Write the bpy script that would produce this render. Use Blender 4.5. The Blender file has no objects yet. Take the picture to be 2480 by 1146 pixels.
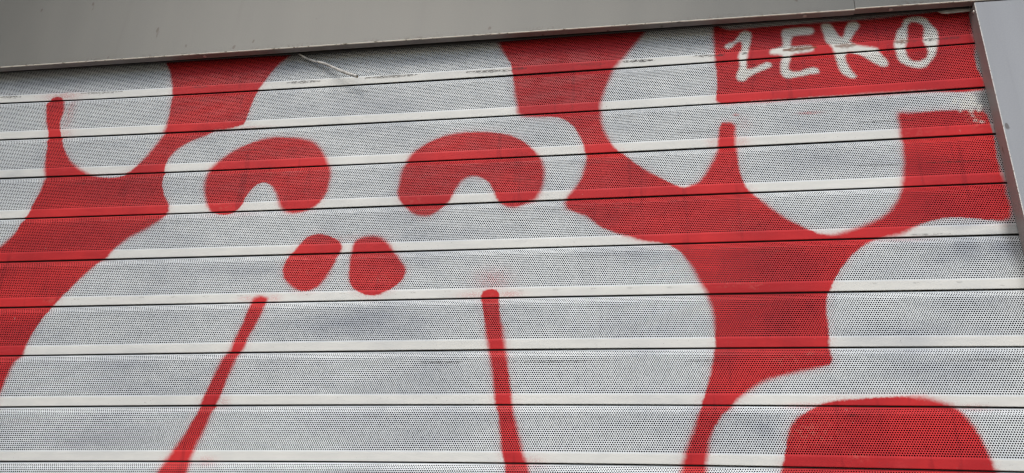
import bpy, bmesh, math, random
import numpy as np
from mathutils import Vector, Matrix

# ------------------------------------------------------------------ camera, sky, sun, exposure
scene = bpy.context.scene
HT = 2.63                                    # height of the shutter's top line above the pavement (m)
P = 0.088524                                 # height of one slat (m)
cam_data = bpy.data.cameras.new('camera')
cam = bpy.data.objects.new('camera', cam_data)
scene.collection.objects.link(cam)
cam_data.sensor_width = 36.0
cam_data.lens = 2105.917 / 2480 * 36.0
cam_data.clip_start = 0.01
cam_data.clip_end = 2000
YAW, PITCH, ROLL = -0.17386929, 0.43674888, 0.0438736
F = Vector((math.sin(YAW)*math.cos(PITCH), math.cos(YAW)*math.cos(PITCH), math.sin(PITCH)))
R0 = Vector((math.cos(YAW), -math.sin(YAW), 0)); U0 = R0.cross(F)
Rr = R0*math.cos(ROLL) + U0*math.sin(ROLL); Ur = -R0*math.sin(ROLL) + U0*math.cos(ROLL)
m = Matrix((Rr, Ur, -F)).transposed().to_4x4()
m.translation = (0.0, -1.2914265, HT - 1.033908)
cam.matrix_world = m
scene.camera = cam

SUN_EL, SUN_AZ = math.radians(52), math.radians(-25)      # azimuth measured from -Y (street side) towards +X
world = bpy.data.worlds.new('World'); scene.world = world; world.use_nodes = True
nt = world.node_tree; nt.nodes.clear()
sky = nt.nodes.new('ShaderNodeTexSky'); sky.sky_type = 'NISHITA'; sky.sun_disc = False
sky.sun_elevation = SUN_EL; sky.air_density = 1.0; sky.dust_density = 3.0; sky.ozone_density = 1.0
bg = nt.nodes.new('ShaderNodeBackground'); bg.inputs['Strength'].default_value = 0.12
wo = nt.nodes.new('ShaderNodeOutputWorld')
nt.links.new(sky.outputs[0], bg.inputs[0]); nt.links.new(bg.outputs[0], wo.inputs[0])
sd = Vector((math.sin(SUN_AZ)*math.cos(SUN_EL), -math.cos(SUN_AZ)*math.cos(SUN_EL), math.sin(SUN_EL)))
sky.sun_rotation = math.atan2(sd.x, sd.y)
sun_data = bpy.data.lights.new('sun', 'SUN'); sun = bpy.data.objects.new('sun', sun_data)
scene.collection.objects.link(sun)
sun_data.energy = 1.4; sun_data.angle = math.radians(40); sun_data.color = (1.0, 0.975, 0.94)
sun.rotation_euler = sd.to_track_quat('Z', 'Y').to_euler(); sun.location = (0, -3, 8)
scene.view_settings.view_transform = 'Standard'; scene.view_settings.look = 'None'
scene.view_settings.gamma = 1.0; scene.view_settings.use_curve_mapping = False
scene.view_settings.exposure = 0.62
scene.cycles.pixel_filter_type = 'BLACKMAN_HARRIS'; scene.cycles.filter_width = 1.3

# ------------------------------------------------------------------ helpers
C = scene.collection
def tag(o, label=None, cat=None, group=None, kind=None):
    for k, v in (('label', label), ('category', cat), ('group', group), ('kind', kind)):
        if v: o[k] = v
    return o
def thing(name, label, cat, loc, group=None):
    o = bpy.data.objects.new(name, None); C.objects.link(o); o.location = loc
    o.empty_display_size = 0.1
    return tag(o, label, cat, group)
def part(name, bm, mats, parent=None, loc=None):
    me = bpy.data.meshes.new(name)
    bmesh.ops.recalc_face_normals(bm, faces=bm.faces[:])
    bm.to_mesh(me); bm.free()
    for mt in (mats if isinstance(mats, (list, tuple)) else [mats]): me.materials.append(mt)
    o = bpy.data.objects.new(name, me); C.objects.link(o)
    if parent: o.parent = parent
    if loc: o.location = loc
    return o
def box(bm, x0, x1, y0, y1, z0, z1, mi=0):
    vs = [bm.verts.new((x, y, z)) for x in (x0, x1) for y in (y0, y1) for z in (z0, z1)]
    for q in ((0,1,3,2),(4,6,7,5),(0,4,5,1),(2,3,7,6),(0,2,6,4),(1,5,7,3)):
        bm.faces.new([vs[i] for i in q]).material_index = mi
def extrude_profile(bm, pts, a, b, axis='x', mis=None, closed=False):
    """pts in the plane across the axis; for axis x they are (y,z), for axis z they are (x,y)."""
    def V(t, p): return (t, p[0], p[1]) if axis == 'x' else (p[0], p[1], t)
    A = [bm.verts.new(V(a, p)) for p in pts]; B = [bm.verts.new(V(b, p)) for p in pts]
    n = len(pts)
    for i in range(n if closed else n-1):
        f = bm.faces.new((A[i], A[(i+1) % n], B[(i+1) % n], B[i]))
        if mis: f.material_index = mis[i]
    if closed:
        bm.faces.new(A); bm.faces.new(B[::-1])
def tube(bm, pts, rad, n=10, cap=True):
    rings = []
    pts = [Vector(p) for p in pts]
    for i, p in enumerate(pts):
        t = (pts[min(i+1, len(pts)-1)] - pts[max(i-1, 0)]).normalized()
        a = t.cross(Vector((0, 1, 0.3))).normalized(); b = t.cross(a)
        rings.append([bm.verts.new(p + (a*math.cos(2*math.pi*k/n) + b*math.sin(2*math.pi*k/n))*rad[i]) for k in range(n)])
    for r1, r2 in zip(rings, rings[1:]):
        for k in range(n):
            f = bm.faces.new((r1[k], r1[(k+1) % n], r2[(k+1) % n], r2[k])); f.smooth = True
    if cap: bm.faces.new(rings[0]); bm.faces.new(rings[-1])

# ------------------------------------------------------------------ materials
class NG:
    def __init__(s, name):
        s.m = bpy.data.materials.new(name); s.m.use_nodes = True; s.t = s.m.node_tree
        s.b = s.t.nodes['Principled BSDF']
    def n(s, typ, **kw):
        o = s.t.nodes.new(typ)
        for k, v in kw.items(): setattr(o, k, v)
        return o
    def link(s, a, b): s.t.links.new(a, b)
    def setv(s, inp, v):
        if hasattr(v, 'bl_idname') or isinstance(v, bpy.types.NodeSocket): s.link(v, inp)
        else: inp.default_value = v
    def math(s, op, a, b=0.0, c=None, clamp=False):
        o = s.n('ShaderNodeMath', operation=op); o.use_clamp = clamp
        s.setv(o.inputs[0], a); s.setv(o.inputs[1], b)
        if c is not None: s.setv(o.inputs[2], c)
        return o.outputs[0]
    def mix(s, f, a, b, blend='MIX'):
        o = s.n('ShaderNodeMix', data_type='RGBA', blend_type=blend)
        s.setv(o.inputs[0], f); s.setv(o.inputs[6], a); s.setv(o.inputs[7], b)
        return o.outputs[2]
    def coord(s, scale=(1, 1, 1), src='Object'):
        tc = s.n('ShaderNodeTexCoord'); mp = s.n('ShaderNodeMapping')
        mp.inputs['Scale'].default_value = scale
        s.link(tc.outputs[src], mp.inputs[0]); return mp.outputs[0]
    def noise(s, co, scale, detail=3.0, rough=0.5):
        o = s.n('ShaderNodeTexNoise'); s.link(co, o.inputs['Vector'])
        o.inputs['Scale'].default_value = scale; o.inputs['Detail'].default_value = detail
        o.inputs['Roughness'].default_value = rough
        return o.outputs['Fac']
    def ramp(s, v, lo, hi, a=0.0, b=1.0):
        o = s.n('ShaderNodeMapRange'); o.interpolation_type = 'SMOOTHSTEP'
        s.setv(o.inputs['Value'], v); s.setv(o.inputs['From Min'], lo); s.setv(o.inputs['From Max'], hi)
        o.inputs['To Min'].default_value = a; o.inputs['To Max'].default_value = b
        return o.outputs['Result']
    def attr(s, name):
        o = s.n('ShaderNodeAttribute'); o.attribute_name = name; return o.outputs['Fac']

def mat_simple(name, col, rough=0.6, metal=0.0, var=0.12, scale=12.0):
    g = NG(name); co = g.coord()
    n = g.noise(co, scale, 4)
    c2 = tuple(v*(1-var) for v in col[:3]) + (1,)
    g.link(g.mix(g.ramp(n, 0.3, 0.7), col, c2), g.b.inputs['Base Color'])
    g.b.inputs['Roughness'].default_value = rough; g.b.inputs['Metallic'].default_value = metal
    return g.m

WHITE = (0.79, 0.795, 0.745, 1); WHITE2 = (0.72, 0.73, 0.69, 1); SMOKE = (0.28, 0.31, 0.37, 1)
REDC = (0.64, 0.032, 0.034, 1); RED2 = (0.46, 0.022, 0.027, 1); CREAM = (0.77, 0.775, 0.72, 1)
def mat_slat(name='spray_painted_slat'):
    g = NG(name); co = g.coord()
    big = g.noise(g.coord((0.7, 1, 1.7)), 5.5, 5, .6)
    mid = g.noise(g.coord((1, 1, 3.0)), 22.0, 4)
    fine = g.noise(co, 260.0, 2, .6)
    spk = g.noise(co, 700.0, 1)
    base = g.mix(g.ramp(mid, 0.3, 0.75), WHITE, WHITE2)
    # cooler, darker tint on the punched face; the solid strips stay creamier
    base = g.mix(g.attr('punched'), base, (0.86, 0.905, 0.965, 1), 'MULTIPLY')
    # soft blue-grey clouds and smudges on the white
    cl = g.math('MULTIPLY', g.ramp(big, 0.42, 0.70, 0.0, 0.33), g.math('MULTIPLY_ADD', g.attr('punched'), 0.7, 0.3))
    sm = g.math('MULTIPLY', g.attr('smudge'), g.ramp(mid, 0.2, 0.6, 0.55, 1.0))
    base = g.mix(g.math('ADD', cl, sm, clamp=True), base, SMOKE)
    # red layer: signed distance plus ragged overspray edge
    d = g.math('ADD', g.attr('red_edge'), g.math('MULTIPLY', g.math('SUBTRACT', fine, 0.5), 0.005))
    d = g.math('ADD', d, g.math('MULTIPLY', g.math('SUBTRACT', mid, 0.5), 0.004))
    soft = g.ramp(g.noise(co, 9.0, 2), 0.35, 0.65, 0.0025, 0.0085)     # sharp here, misty there
    core = g.ramp(d, g.math('MULTIPLY', soft, 1.0), g.math('MULTIPLY', soft, -0.55))
    halo = g.math('MULTIPLY', g.ramp(d, 0.017, -0.002, 0.0, 0.26), g.ramp(spk, 0.35, 0.65))
    redf = g.math('MAXIMUM', core, halo)
    mist = g.math('MULTIPLY', g.attr('mist'), g.ramp(spk, 0.30, 0.62))
    redf = g.math('MAXIMUM', redf, mist)
    chip = g.math('MULTIPLY', g.attr('chip'), g.ramp(g.noise(co, 170.0, 3, .6), 0.48, 0.58))
    redm = g.mix(g.ramp(big, 0.35, 0.62), REDC, RED2)
    redm = g.mix(g.ramp(mid, 0.55, 0.8, 0.0, 0.5), redm, (0.60, 0.05, 0.055, 1))
    drip = g.noise(g.coord((1, 1, 0.08)), 60.0, 2)
    redm = g.mix(g.ramp(drip, 0.60, 0.70, 0.0, 0.35), redm, (0.24, 0.012, 0.018, 1))
    worn = g.math('MULTIPLY', g.ramp(g.noise(co, 95.0, 4, .7), 0.69, 0.75), 0.7)
    redm = g.mix(worn, redm, (0.62, 0.35, 0.30, 1))
    bare = g.attr('bare')
    base = g.mix(bare, base, (0.13, 0.135, 0.14, 1))
    coat = g.math('MULTIPLY', g.attr('coat'), g.ramp(g.noise(g.coord((1, 1, 0.25)), 30.0, 3), 0.35, 0.6, .35, 1.0))
    redm = g.mix(coat, redm, (0.29, 0.015, 0.021, 1))
    redm = g.mix(chip, redm, (0.62, 0.17, 0.13, 1))
    col = g.mix(redf, base, redm)
    # white letters over the red
    ld = g.math('ADD', g.attr('letter_edge'), g.math('MULTIPLY', g.math('SUBTRACT', fine, 0.5), 0.005))
    col = g.mix(g.ramp(ld, 0.0016, -0.0058), col, CREAM)
    # grime line and rub marks
    st = g.noise(g.coord((1.0, 1.0, 3.5)), 210.0, 3, .65)
    rub = g.math('MULTIPLY', g.attr('scuff'), g.ramp(st, 0.42, 0.52))
    col = g.mix(g.math('MULTIPLY', rub, 0.95), col, (0.030, 0.026, 0.022, 1))
    ru = g.math('MULTIPLY', g.attr('rust'), g.ramp(st, 0.34, 0.46))
    col = g.mix(g.math('MULTIPLY', ru, 0.95), col, (0.17, 0.065, 0.025, 1))
    line = g.math('MULTIPLY', g.attr('wear'), g.math('MULTIPLY', g.ramp(g.noise(g.coord((1, 1, .4)), 4.5, 2), 0.50, 0.66), g.ramp(fine, .4, .6)))
    col = g.mix(g.math('MULTIPLY', line, 0.5), col, (0.09, 0.075, 0.055, 1))
    dust = g.ramp(g.noise(co, 330.0, 3, .6), 0.66, 0.74, 0, .55)
    col = g.mix(g.math('MULTIPLY', dust, g.ramp(big, .4, .6)), col, (0.16, 0.14, 0.12, 1))
    g.link(col, g.b.inputs['Base Color'])
    g.link(g.ramp(mid, .3, .7, .42, .62), g.b.inputs['Roughness'])
    g.b.inputs['Specular IOR Level'].default_value = 0.25
    bp = g.n('ShaderNodeBump'); bp.inputs['Strength'].default_value = 0.25; bp.inputs['Distance'].default_value = 0.002
    g.link(mid, bp.inputs['Height']); g.link(bp.outputs[0], g.b.inputs['Normal'])
    return g.m

def mat_cladding(name, c1, c2, dirt_z=None, rough=0.5, metal=0.25):
    g = NG(name); co = g.coord()
    streak = g.noise(g.coord((1, 1, 0.12)), 14.0, 4)
    cloud = g.noise(co, 3.0, 3)
    grain = g.noise(co, 420.0, 2, .7)
    col = g.mix(g.ramp(streak, 0.3, 0.72), c1, c2)
    col = g.mix(g.ramp(cloud, 0.35, 0.7, 0.0, 0.12), col, tuple(v*0.82 for v in c1[:3]) + (1,))
    col = g.mix(g.ramp(grain, 0.3, 0.7, 0.0, 0.22), col, tuple(v*0.7 for v in c1[:3]) + (1,))
    spots = g.ramp(g.noise(g.coord((1, 1, .6)), 42.0, 2, .4), 0.715, 0.755, 0, .7)
    rain = g.ramp(g.noise(g.coord((1, 1, 0.05)), 45.0, 3), 0.60, 0.78, 0, .12)
    col = g.mix(rain, col, (0.085, 0.08, 0.065, 1))
    col = g.mix(spots, col, (0.07, 0.055, 0.04, 1))
    if dirt_z is not None:
        tc = g.n('ShaderNodeTexCoord'); sx = g.n('ShaderNodeSeparateXYZ'); g.link(tc.outputs['Object'], sx.inputs[0])
        near = g.ramp(sx.outputs[2], dirt_z+0.013, dirt_z-0.001)
        grit = g.ramp(g.noise(co, 150.0, 4, .75), 0.50, 0.58)
        patch = g.ramp(g.noise(g.coord((1, 0.2, 0.2)), 9.0, 2), .38, .60)
        col = g.mix(g.math('MULTIPLY', g.math('MULTIPLY', near, grit), g.math('MULTIPLY', patch, .85)), col, (0.075, 0.062, 0.045, 1))
    g.link(col, g.b.inputs['Base Color'])
    g.b.inputs['Roughness'].default_value = rough; g.b.inputs['Metallic'].default_value = metal
    bp = g.n('ShaderNodeBump'); bp.inputs['Strength'].default_value = 0.12; bp.inputs['Distance'].default_value = 0.001
    b2 = g.n('ShaderNodeBump'); b2.inputs['Strength'].default_value = 0.5; b2.inputs['Distance'].default_value = 0.012
    g.link(g.noise(g.coord((1, 1, .5)), 3.2, 2), b2.inputs['Height']); g.link(b2.outputs[0], bp.inputs['Normal'])
    g.link(grain, bp.inputs['Height']); g.link(bp.outputs[0], g.b.inputs['Normal'])
    return g.m
def mat_edge(name, c):
    g = NG(name); co = g.coord()
    n = g.noise(g.coord((1, 3, 3)), 70.0, 4, .7)
    g.link(g.mix(g.ramp(n, .52, .66), c, (0.16, 0.13, 0.09, 1)), g.b.inputs['Base Color'])
    g.b.inputs['Roughness'].default_value = .5
    return g.m
M_SLAT = mat_slat()
M_HOOK = mat_simple('shaded_bare_joint', (0.035, 0.033, 0.032, 1), 0.8)  # unpainted metal, blackened for the shade deep in the joints
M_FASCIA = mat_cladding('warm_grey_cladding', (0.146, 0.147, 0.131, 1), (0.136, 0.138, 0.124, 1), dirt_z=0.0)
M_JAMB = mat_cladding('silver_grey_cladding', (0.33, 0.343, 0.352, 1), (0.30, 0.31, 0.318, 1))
M_EDGE = mat_edge('cream_panel_edge', (0.80, 0.76, 0.66, 1))  # cream, paler than the sheet, along the bottom bend
M_LIP = mat_cladding('dull_mauve_return', (0.26, 0.23, 0.22, 1), (0.20, 0.175, 0.17, 1))  # mauve tint paints in the red reflected from the shutter
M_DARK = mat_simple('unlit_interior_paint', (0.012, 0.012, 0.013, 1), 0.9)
M_SCREW = mat_simple('zinc_screw', (0.55, 0.53, 0.50, 1), 0.4, 0.6)
M_CABLE = mat_simple('old_cable_sheath', (0.62, 0.61, 0.57, 1), 0.6, 0, 0.5, 90.0)
M_COPPER = mat_simple('cut_wire_core', (0.22, 0.15, 0.09, 1), 0.5, 0.3)
M_PLATE = mat_simple('dusty_plate', (0.50, 0.49, 0.45, 1), 0.6, 0, 0.3, 60.0)
M_WALL = mat_simple('wall_render', (0.34, 0.32, 0.29, 1), 0.9, 0, 0.15, 6.0)
M_PAVE = mat_simple('pavement_concrete', (0.21, 0.18, 0.135, 1), 0.9, 0, 0.25, 3.0)
M_CONC = mat_simple('shade_slab_concrete', (0.30, 0.29, 0.27, 1), 0.9, 0, 0.2, 4.0)

# ------------------------------------------------------------------ graffiti outlines, measured on the shutter (x, z from its top line) in mm
SAG = [-8.808, 4.6276, 12.0573, 0.0896, 2.3604, -2.0144, -2.2892, -0.1112, -0.9925, 0.2053]
RED = [[(-950.5,12),(-946.5,12),(-941.5,12),(-936,12),(-930,12),(-923,12),(-916,12),(-908.5,12),(-900.5,11.5),(-892.5,11.5),(-884,11.5),(-875,11),(-865.5,11),(-856.5,11),(-846.5,10.5),(-837,10.5),(-827,10),(-817,9.5),(-807,9.5),(-797,9),(-787,8.5),(-777,8.5),(-767,8),(-757.5,7.5),(-748,7),(-738.5,7),(-729,6.5),(-720,6),(-711.5,6),(-703,5.5),(-695,5),(-687.5,4.5),(-680,4.5),(-673,4),(-667,3.5),(-661,3),(-655.5,2.5),(-651,2.5),(-646.5,2),(-643,1.5),(-639.5,0),(-644,-2.5),(-653,-6),(-666,-8.5),(-674.5,-16.5),(-681.5,-22),(-687.5,-27),(-693.5,-33),(-699,-39.5),(-704.5,-46.5),(-709,-54),(-713.5,-62),(-717.5,-70),(-721,-77),(-727,-86),(-733,-94),(-732.5,-105.5),(-735,-114.5),(-736.5,-123),(-738.5,-131.5),(-740,-139.5),(-741.5,-148),(-742.5,-156.5),(-743,-165),(-747,-171),(-753,-173.5),(-760.5,-175.5),(-769,-177),(-777,-178),(-787,-179.5),(-797.5,-179.5),(-807,-180),(-813.5,-184.5),(-819,-191),(-825,-193),(-832,-195.5),(-839.5,-198.5),(-846,-201),(-854,-205.5),(-861.5,-210.5),(-868,-215.5),(-875.5,-222.5),(-881.5,-231),(-886,-239.5),(-888.5,-248.5),(-889,-256.5),(-889.5,-264.5),(-890,-273.5),(-889,-283.5),(-886.5,-298.5),(-882,-308),(-877,-318.5),(-871,-327.5),(-865.5,-336),(-863,-349.5),(-869,-355.5),(-872,-365),(-876.5,-368.5),(-881.5,-372.5),(-887.5,-377),(-894,-381),(-899.5,-385),(-905.5,-388),(-911,-391.5),(-917,-394.5),(-922.5,-397.5),(-928,-401),(-934.5,-406),(-940.5,-411.5),(-946,-417.5),(-951,-422.5),(-955.5,-428),(-960,-434),(-964.5,-439),(-973.5,-442.5),(-977.5,-449),(-980,-454),(-984.5,-458.5),(-989.5,-463.5),(-994,-468.5),(-998,-473.5),(-1003,-479),(-1007.5,-485),(-1012,-491),(-1016,-496.5),(-1021,-503.5),(-1026.5,-510),(-1030.5,-516),(-1035,-521),(-1039.5,-526.5),(-1045.5,-532),(-1045.5,-540),(-1052,-550),(-1054.5,-556),(-1057.5,-562.5),(-1060.5,-570),(-1063,-576.5),(-1066,-584),(-1068,-592),(-1070,-599),(-1071,-606),(-1072,-612.5),(-1074,-618),(-1078.5,-624),(-1080.5,-630),(-1085,-639.5),(-1086,-645),(-1087,-651.5),(-1088.5,-659),(-1089.5,-666),(-1090.5,-672),(-1091.5,-681),(-1092.5,-690),(-1093,-695.5),(-1094,-701.5),(-1095.5,-708),(-1096.5,-715),(-1096,-722),(-1100,-726.5),(-1104,-729.5),(-1108.5,-733),(-1114,-736.5),(-1120,-740),(-1127,-743.5),(-1133.5,-747),(-1140.5,-749),(-1147.5,-750.5),(-1154,-751),(-1160.5,-750),(-1166.5,-747.5),(-1170.5,-744.5),(-1175,-740.5),(-1179.5,-735.5),(-1183.5,-730),(-1188,-724),(-1195,-716.5),(-1199.5,-709),(-1202,-702),(-1205,-694),(-1209,-686),(-1213,-678),(-1216.5,-670),(-1220,-662),(-1223,-654.5),(-1226,-647.5),(-1229,-640.5),(-1231.5,-633.5),(-1236.5,-625.5),(-1238.5,-618.5),(-1239.5,-611.5),(-1240,-605),(-1241.5,-597.5),(-1243,-590.5),(-1244.5,-583),(-1245.5,-576),(-1246.5,-568.5),(-1247,-561.5),(-1247.5,-554.5),(-1248,-547.5),(-1248.5,-540.5),(-1252.5,-532),(-1249,-526),(-1247,-519.5),(-1245,-513),(-1243.5,-506),(-1242,-498.5),(-1240,-492),(-1238,-485),(-1236,-478.5),(-1233.5,-472),(-1231.5,-466),(-1229,-460),(-1227,-454.5),(-1226,-449),(-1227,-442.5),(-1221,-438),(-1215.5,-433.5),(-1209,-429.5),(-1202.5,-425.5),(-1197,-421.5),(-1191,-417.5),(-1186.5,-414.5),(-1182.5,-411.5),(-1176,-404),(-1170,-396.5),(-1165.5,-390.5),(-1161,-384),(-1159,-377.5),(-1157,-370),(-1155,-363),(-1154,-352),(-1147,-345.5),(-1144.5,-338),(-1144,-329),(-1142.5,-322.5),(-1140,-314.5),(-1137.5,-306.5),(-1136,-299),(-1135,-290.5),(-1134,-281.5),(-1135,-273.5),(-1135,-259.5),(-1139,-245),(-1140.5,-236.5),(-1142.5,-227),(-1144.5,-217.5),(-1146.5,-206),(-1148.5,-194.5),(-1153,-182.5),(-1153.5,-173.5),(-1154,-165),(-1159,-153.5),(-1165,-141),(-1169,-128.5),(-1172.5,-116.5),(-1175,-106),(-1179.5,-94),(-1169.5,-84),(-1160,-82.5),(-1151,-83.5),(-1143,-94.5),(-1136.5,-107),(-1134,-117),(-1134.5,-125),(-1135,-133.5),(-1134.5,-142.5),(-1133,-152.5),(-1129,-164),(-1125.5,-175),(-1122,-184),(-1116,-194.5),(-1111.5,-203.5),(-1104.5,-215),(-1096,-226),(-1090,-233.5),(-1083,-240),(-1076,-246),(-1068,-251.5),(-1061,-256),(-1053.5,-260),(-1043.5,-264.5),(-1033.5,-268),(-1022.5,-271),(-1011.5,-273),(-1001,-274),(-991,-273.5),(-981.5,-272.5),(-974,-269.5),(-967.5,-265.5),(-960,-262.5),(-954,-257.5),(-947.5,-252.5),(-942,-246.5),(-936.5,-239.5),(-932.5,-234),(-928.5,-228),(-925,-221.5),(-921,-215.5),(-917,-207),(-912.5,-198.5),(-909,-190.5),(-907.5,-178),(-904.5,-168.5),(-903.5,-160.5),(-903.5,-151.5),(-903.5,-142.5),(-904,-133),(-905,-123),(-905.5,-114),(-906.5,-103.5),(-909.5,-91),(-910.5,-81.5),(-913.5,-70.5),(-918,-57.5),(-922.5,-45),(-928,-34.5),(-933.5,-24.5),(-939.5,-14.5),(-945.5,-4.5),(-951,5.5)],
[(-793.5,-261),(-800.5,-267),(-801,-279),(-802.5,-289),(-801.5,-300.5),(-800,-309.5),(-797,-319),(-793.5,-328),(-789,-339),(-784,-347.5),(-778.5,-352.5),(-772.5,-355.5),(-763,-359),(-754,-360.5),(-746,-359.5),(-739,-356),(-730,-351.5),(-723.5,-345),(-720,-338),(-718,-329.5),(-714.5,-321),(-710.5,-313),(-705,-306.5),(-699,-301.5),(-692.5,-299),(-685,-298.5),(-677,-301.5),(-669.5,-307),(-663.5,-315),(-658,-323.5),(-655,-331),(-652,-338.5),(-649.5,-345.5),(-646,-352),(-641,-355.5),(-632,-360.5),(-622.5,-362),(-613.5,-361),(-604.5,-359),(-596.5,-355.5),(-587.5,-353),(-581,-348),(-576,-343.5),(-571.5,-338),(-568,-331),(-565.5,-323.5),(-564,-313),(-563.5,-302.5),(-563,-293.5),(-563.5,-284),(-566.5,-275),(-570,-266.5),(-573,-259),(-577,-251),(-582,-242.5),(-587.5,-234.5),(-593.5,-228),(-599.5,-222),(-607,-217),(-615.5,-213.5),(-626,-210.5),(-636,-208.5),(-643.5,-207),(-652,-205.5),(-661,-204.5),(-669.5,-204),(-677,-203.5),(-686.5,-204),(-696,-205.5),(-705,-207),(-711.5,-209),(-718.5,-211.5),(-725,-213.5),(-731.5,-216.5),(-738.5,-219.5),(-745,-223),(-751.5,-226.5),(-757.5,-230),(-763.5,-234),(-769,-238.5),(-774.5,-242.5),(-779,-246.5),(-786.5,-254)],
[(-433.5,-331.5),(-433.5,-324),(-432.5,-316.5),(-432,-306.5),(-431,-296),(-428.5,-285.5),(-426,-274),(-422.5,-266),(-418,-259),(-412.5,-252.5),(-407,-247),(-400.5,-242),(-394,-237),(-387.5,-232.5),(-381.5,-229),(-375,-226),(-368.5,-223.5),(-362,-221),(-353.5,-218.5),(-344.5,-217),(-336,-215.5),(-329.5,-215),(-323,-214.5),(-316,-214),(-309,-214),(-302,-214),(-295.5,-214),(-288.5,-214.5),(-282,-215),(-275,-216),(-268.5,-217),(-261.5,-218.5),(-254.5,-220),(-247.5,-222),(-240.5,-224),(-234.5,-226.5),(-227.5,-230),(-220,-234),(-213.5,-238.5),(-205.5,-246),(-198.5,-253.5),(-193,-260),(-188,-266.5),(-183.5,-277),(-180.5,-287.5),(-178.5,-297.5),(-178,-308),(-178.5,-318),(-180,-328),(-182.5,-336),(-185.5,-343.5),(-193,-353),(-200.5,-355),(-208.5,-358.5),(-217,-363.5),(-225.5,-366.5),(-234,-366),(-242,-363.5),(-249.5,-357.5),(-255,-353),(-259,-345),(-262.5,-336.5),(-267,-327),(-272,-318),(-278.5,-312),(-285.5,-308),(-293,-305),(-300.5,-304),(-308,-304.5),(-315,-307.5),(-320.5,-311.5),(-325,-317.5),(-329.5,-325),(-333.5,-333),(-336.5,-341),(-340,-348),(-346,-354),(-352,-359.5),(-358,-367.5),(-365,-372.5),(-371.5,-376),(-379,-377.5),(-388,-377),(-397.5,-374.5),(-406,-369.5),(-414,-361.5),(-421.5,-354.5),(-427,-348.5),(-431,-340.5)],
[(-588.5,-411.5),(-593.5,-416),(-597.5,-421.5),(-601.5,-427),(-606,-433),(-611,-439),(-616.5,-443.5),(-618,-451.5),(-620.5,-459.5),(-622,-467.5),(-621.5,-476),(-618.5,-484.5),(-613.5,-491.5),(-606.5,-498),(-598.5,-504.5),(-590.5,-509),(-583,-511),(-575.5,-511),(-566.5,-509),(-558,-504.5),(-553.5,-500.5),(-549,-495.5),(-545.5,-490),(-542.5,-484.5),(-539.5,-478),(-536.5,-472),(-534,-466),(-531.5,-459),(-529.5,-452),(-529,-444),(-525.5,-438.5),(-524,-432.5),(-526,-426),(-530.5,-419.5),(-539,-414.5),(-549,-410.5),(-558.5,-407.5),(-568,-406.5),(-575,-407),(-582,-408.5)],
[(-491,-416),(-485,-414.5),(-477.5,-413.5),(-470.5,-413),(-462,-414.5),(-454,-418),(-446.5,-424),(-439.5,-431),(-434.5,-437),(-430.5,-442.5),(-421.5,-453),(-415,-461),(-409,-469),(-405.5,-477),(-405.5,-484.5),(-407.5,-491.5),(-412,-498),(-418,-504),(-424,-509),(-431,-513.5),(-438,-516.5),(-445,-519.5),(-451.5,-521),(-459,-521.5),(-465,-520.5),(-472,-519),(-478.5,-516.5),(-487,-512.5),(-494.5,-506.5),(-499,-499.5),(-501.5,-491.5),(-502.5,-485),(-503,-478),(-503.5,-470.5),(-504,-463),(-504,-455),(-505.5,-446),(-504.5,-438),(-503.5,-431),(-499.5,-420.5)],
[(-654.5,-519.5),(-661.5,-520.5),(-667,-523.5),(-670,-529),(-669.5,-538.5),(-670.5,-545),(-672,-552.5),(-674,-560),(-676,-567.5),(-678,-574),(-680,-582),(-682.5,-589.5),(-684.5,-596),(-686,-602),(-688.5,-609),(-691,-615.5),(-695.5,-619.5),(-697.5,-625),(-699.5,-631),(-701.5,-636),(-703.5,-641.5),(-705.5,-648),(-707.5,-654),(-709.5,-660),(-711.5,-665.5),(-713,-671.5),(-715,-678),(-717,-684.5),(-719,-690.5),(-721,-696),(-722.5,-700),(-725,-705.5),(-727,-711),(-727,-717.5),(-728.5,-722),(-731,-727.5),(-733.5,-733.5),(-736,-739),(-738.5,-745),(-741,-751),(-743.5,-756),(-746.5,-761),(-749.5,-766.5),(-752,-772),(-755,-777),(-758,-782),(-761,-786.5),(-764.5,-791.5),(-770,-796),(-771.5,-801.5),(-773,-807),(-775.5,-812),(-778,-816),(-781.5,-821),(-785.5,-826.5),(-789.5,-832),(-793,-838),(-796.5,-844),(-799.5,-849),(-801,-854),(-801.5,-858),(-800.5,-861.5),(-797.5,-864),(-792.5,-866),(-786,-868),(-778.5,-869.5),(-770.5,-870),(-762.5,-870.5),(-754.5,-870.5),(-747.5,-869.5),(-741.5,-868.5),(-737,-866.5),(-733.5,-863),(-731.5,-858),(-730,-852),(-729.5,-845.5),(-729.5,-838.5),(-729.5,-831.5),(-729.5,-824.5),(-729.5,-819),(-729,-814),(-728,-806.5),(-729,-798.5),(-726.5,-792.5),(-725,-786),(-723,-780),(-721.5,-775),(-719.5,-769.5),(-717.5,-763.5),(-715,-757),(-713,-750.5),(-711.5,-745),(-709.5,-739.5),(-708,-733.5),(-706.5,-727.5),(-705,-722),(-703.5,-717.5),(-702,-711),(-698.5,-705.5),(-695,-700),(-692.5,-695),(-691,-688),(-689.5,-681),(-688.5,-673.5),(-687,-666.5),(-685,-660),(-683.5,-653.5),(-681.5,-646.5),(-679.5,-639.5),(-678,-633.5),(-676,-628),(-675,-620.5),(-670.5,-615),(-667,-609.5),(-665,-603),(-663.5,-595.5),(-661.5,-590.5),(-659,-584),(-656,-577.5),(-653.5,-571.5),(-651,-565),(-649,-558),(-647,-551.5),(-645.5,-546),(-644,-538.5),(-644.5,-530.5),(-642.5,-522.5)],
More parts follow.
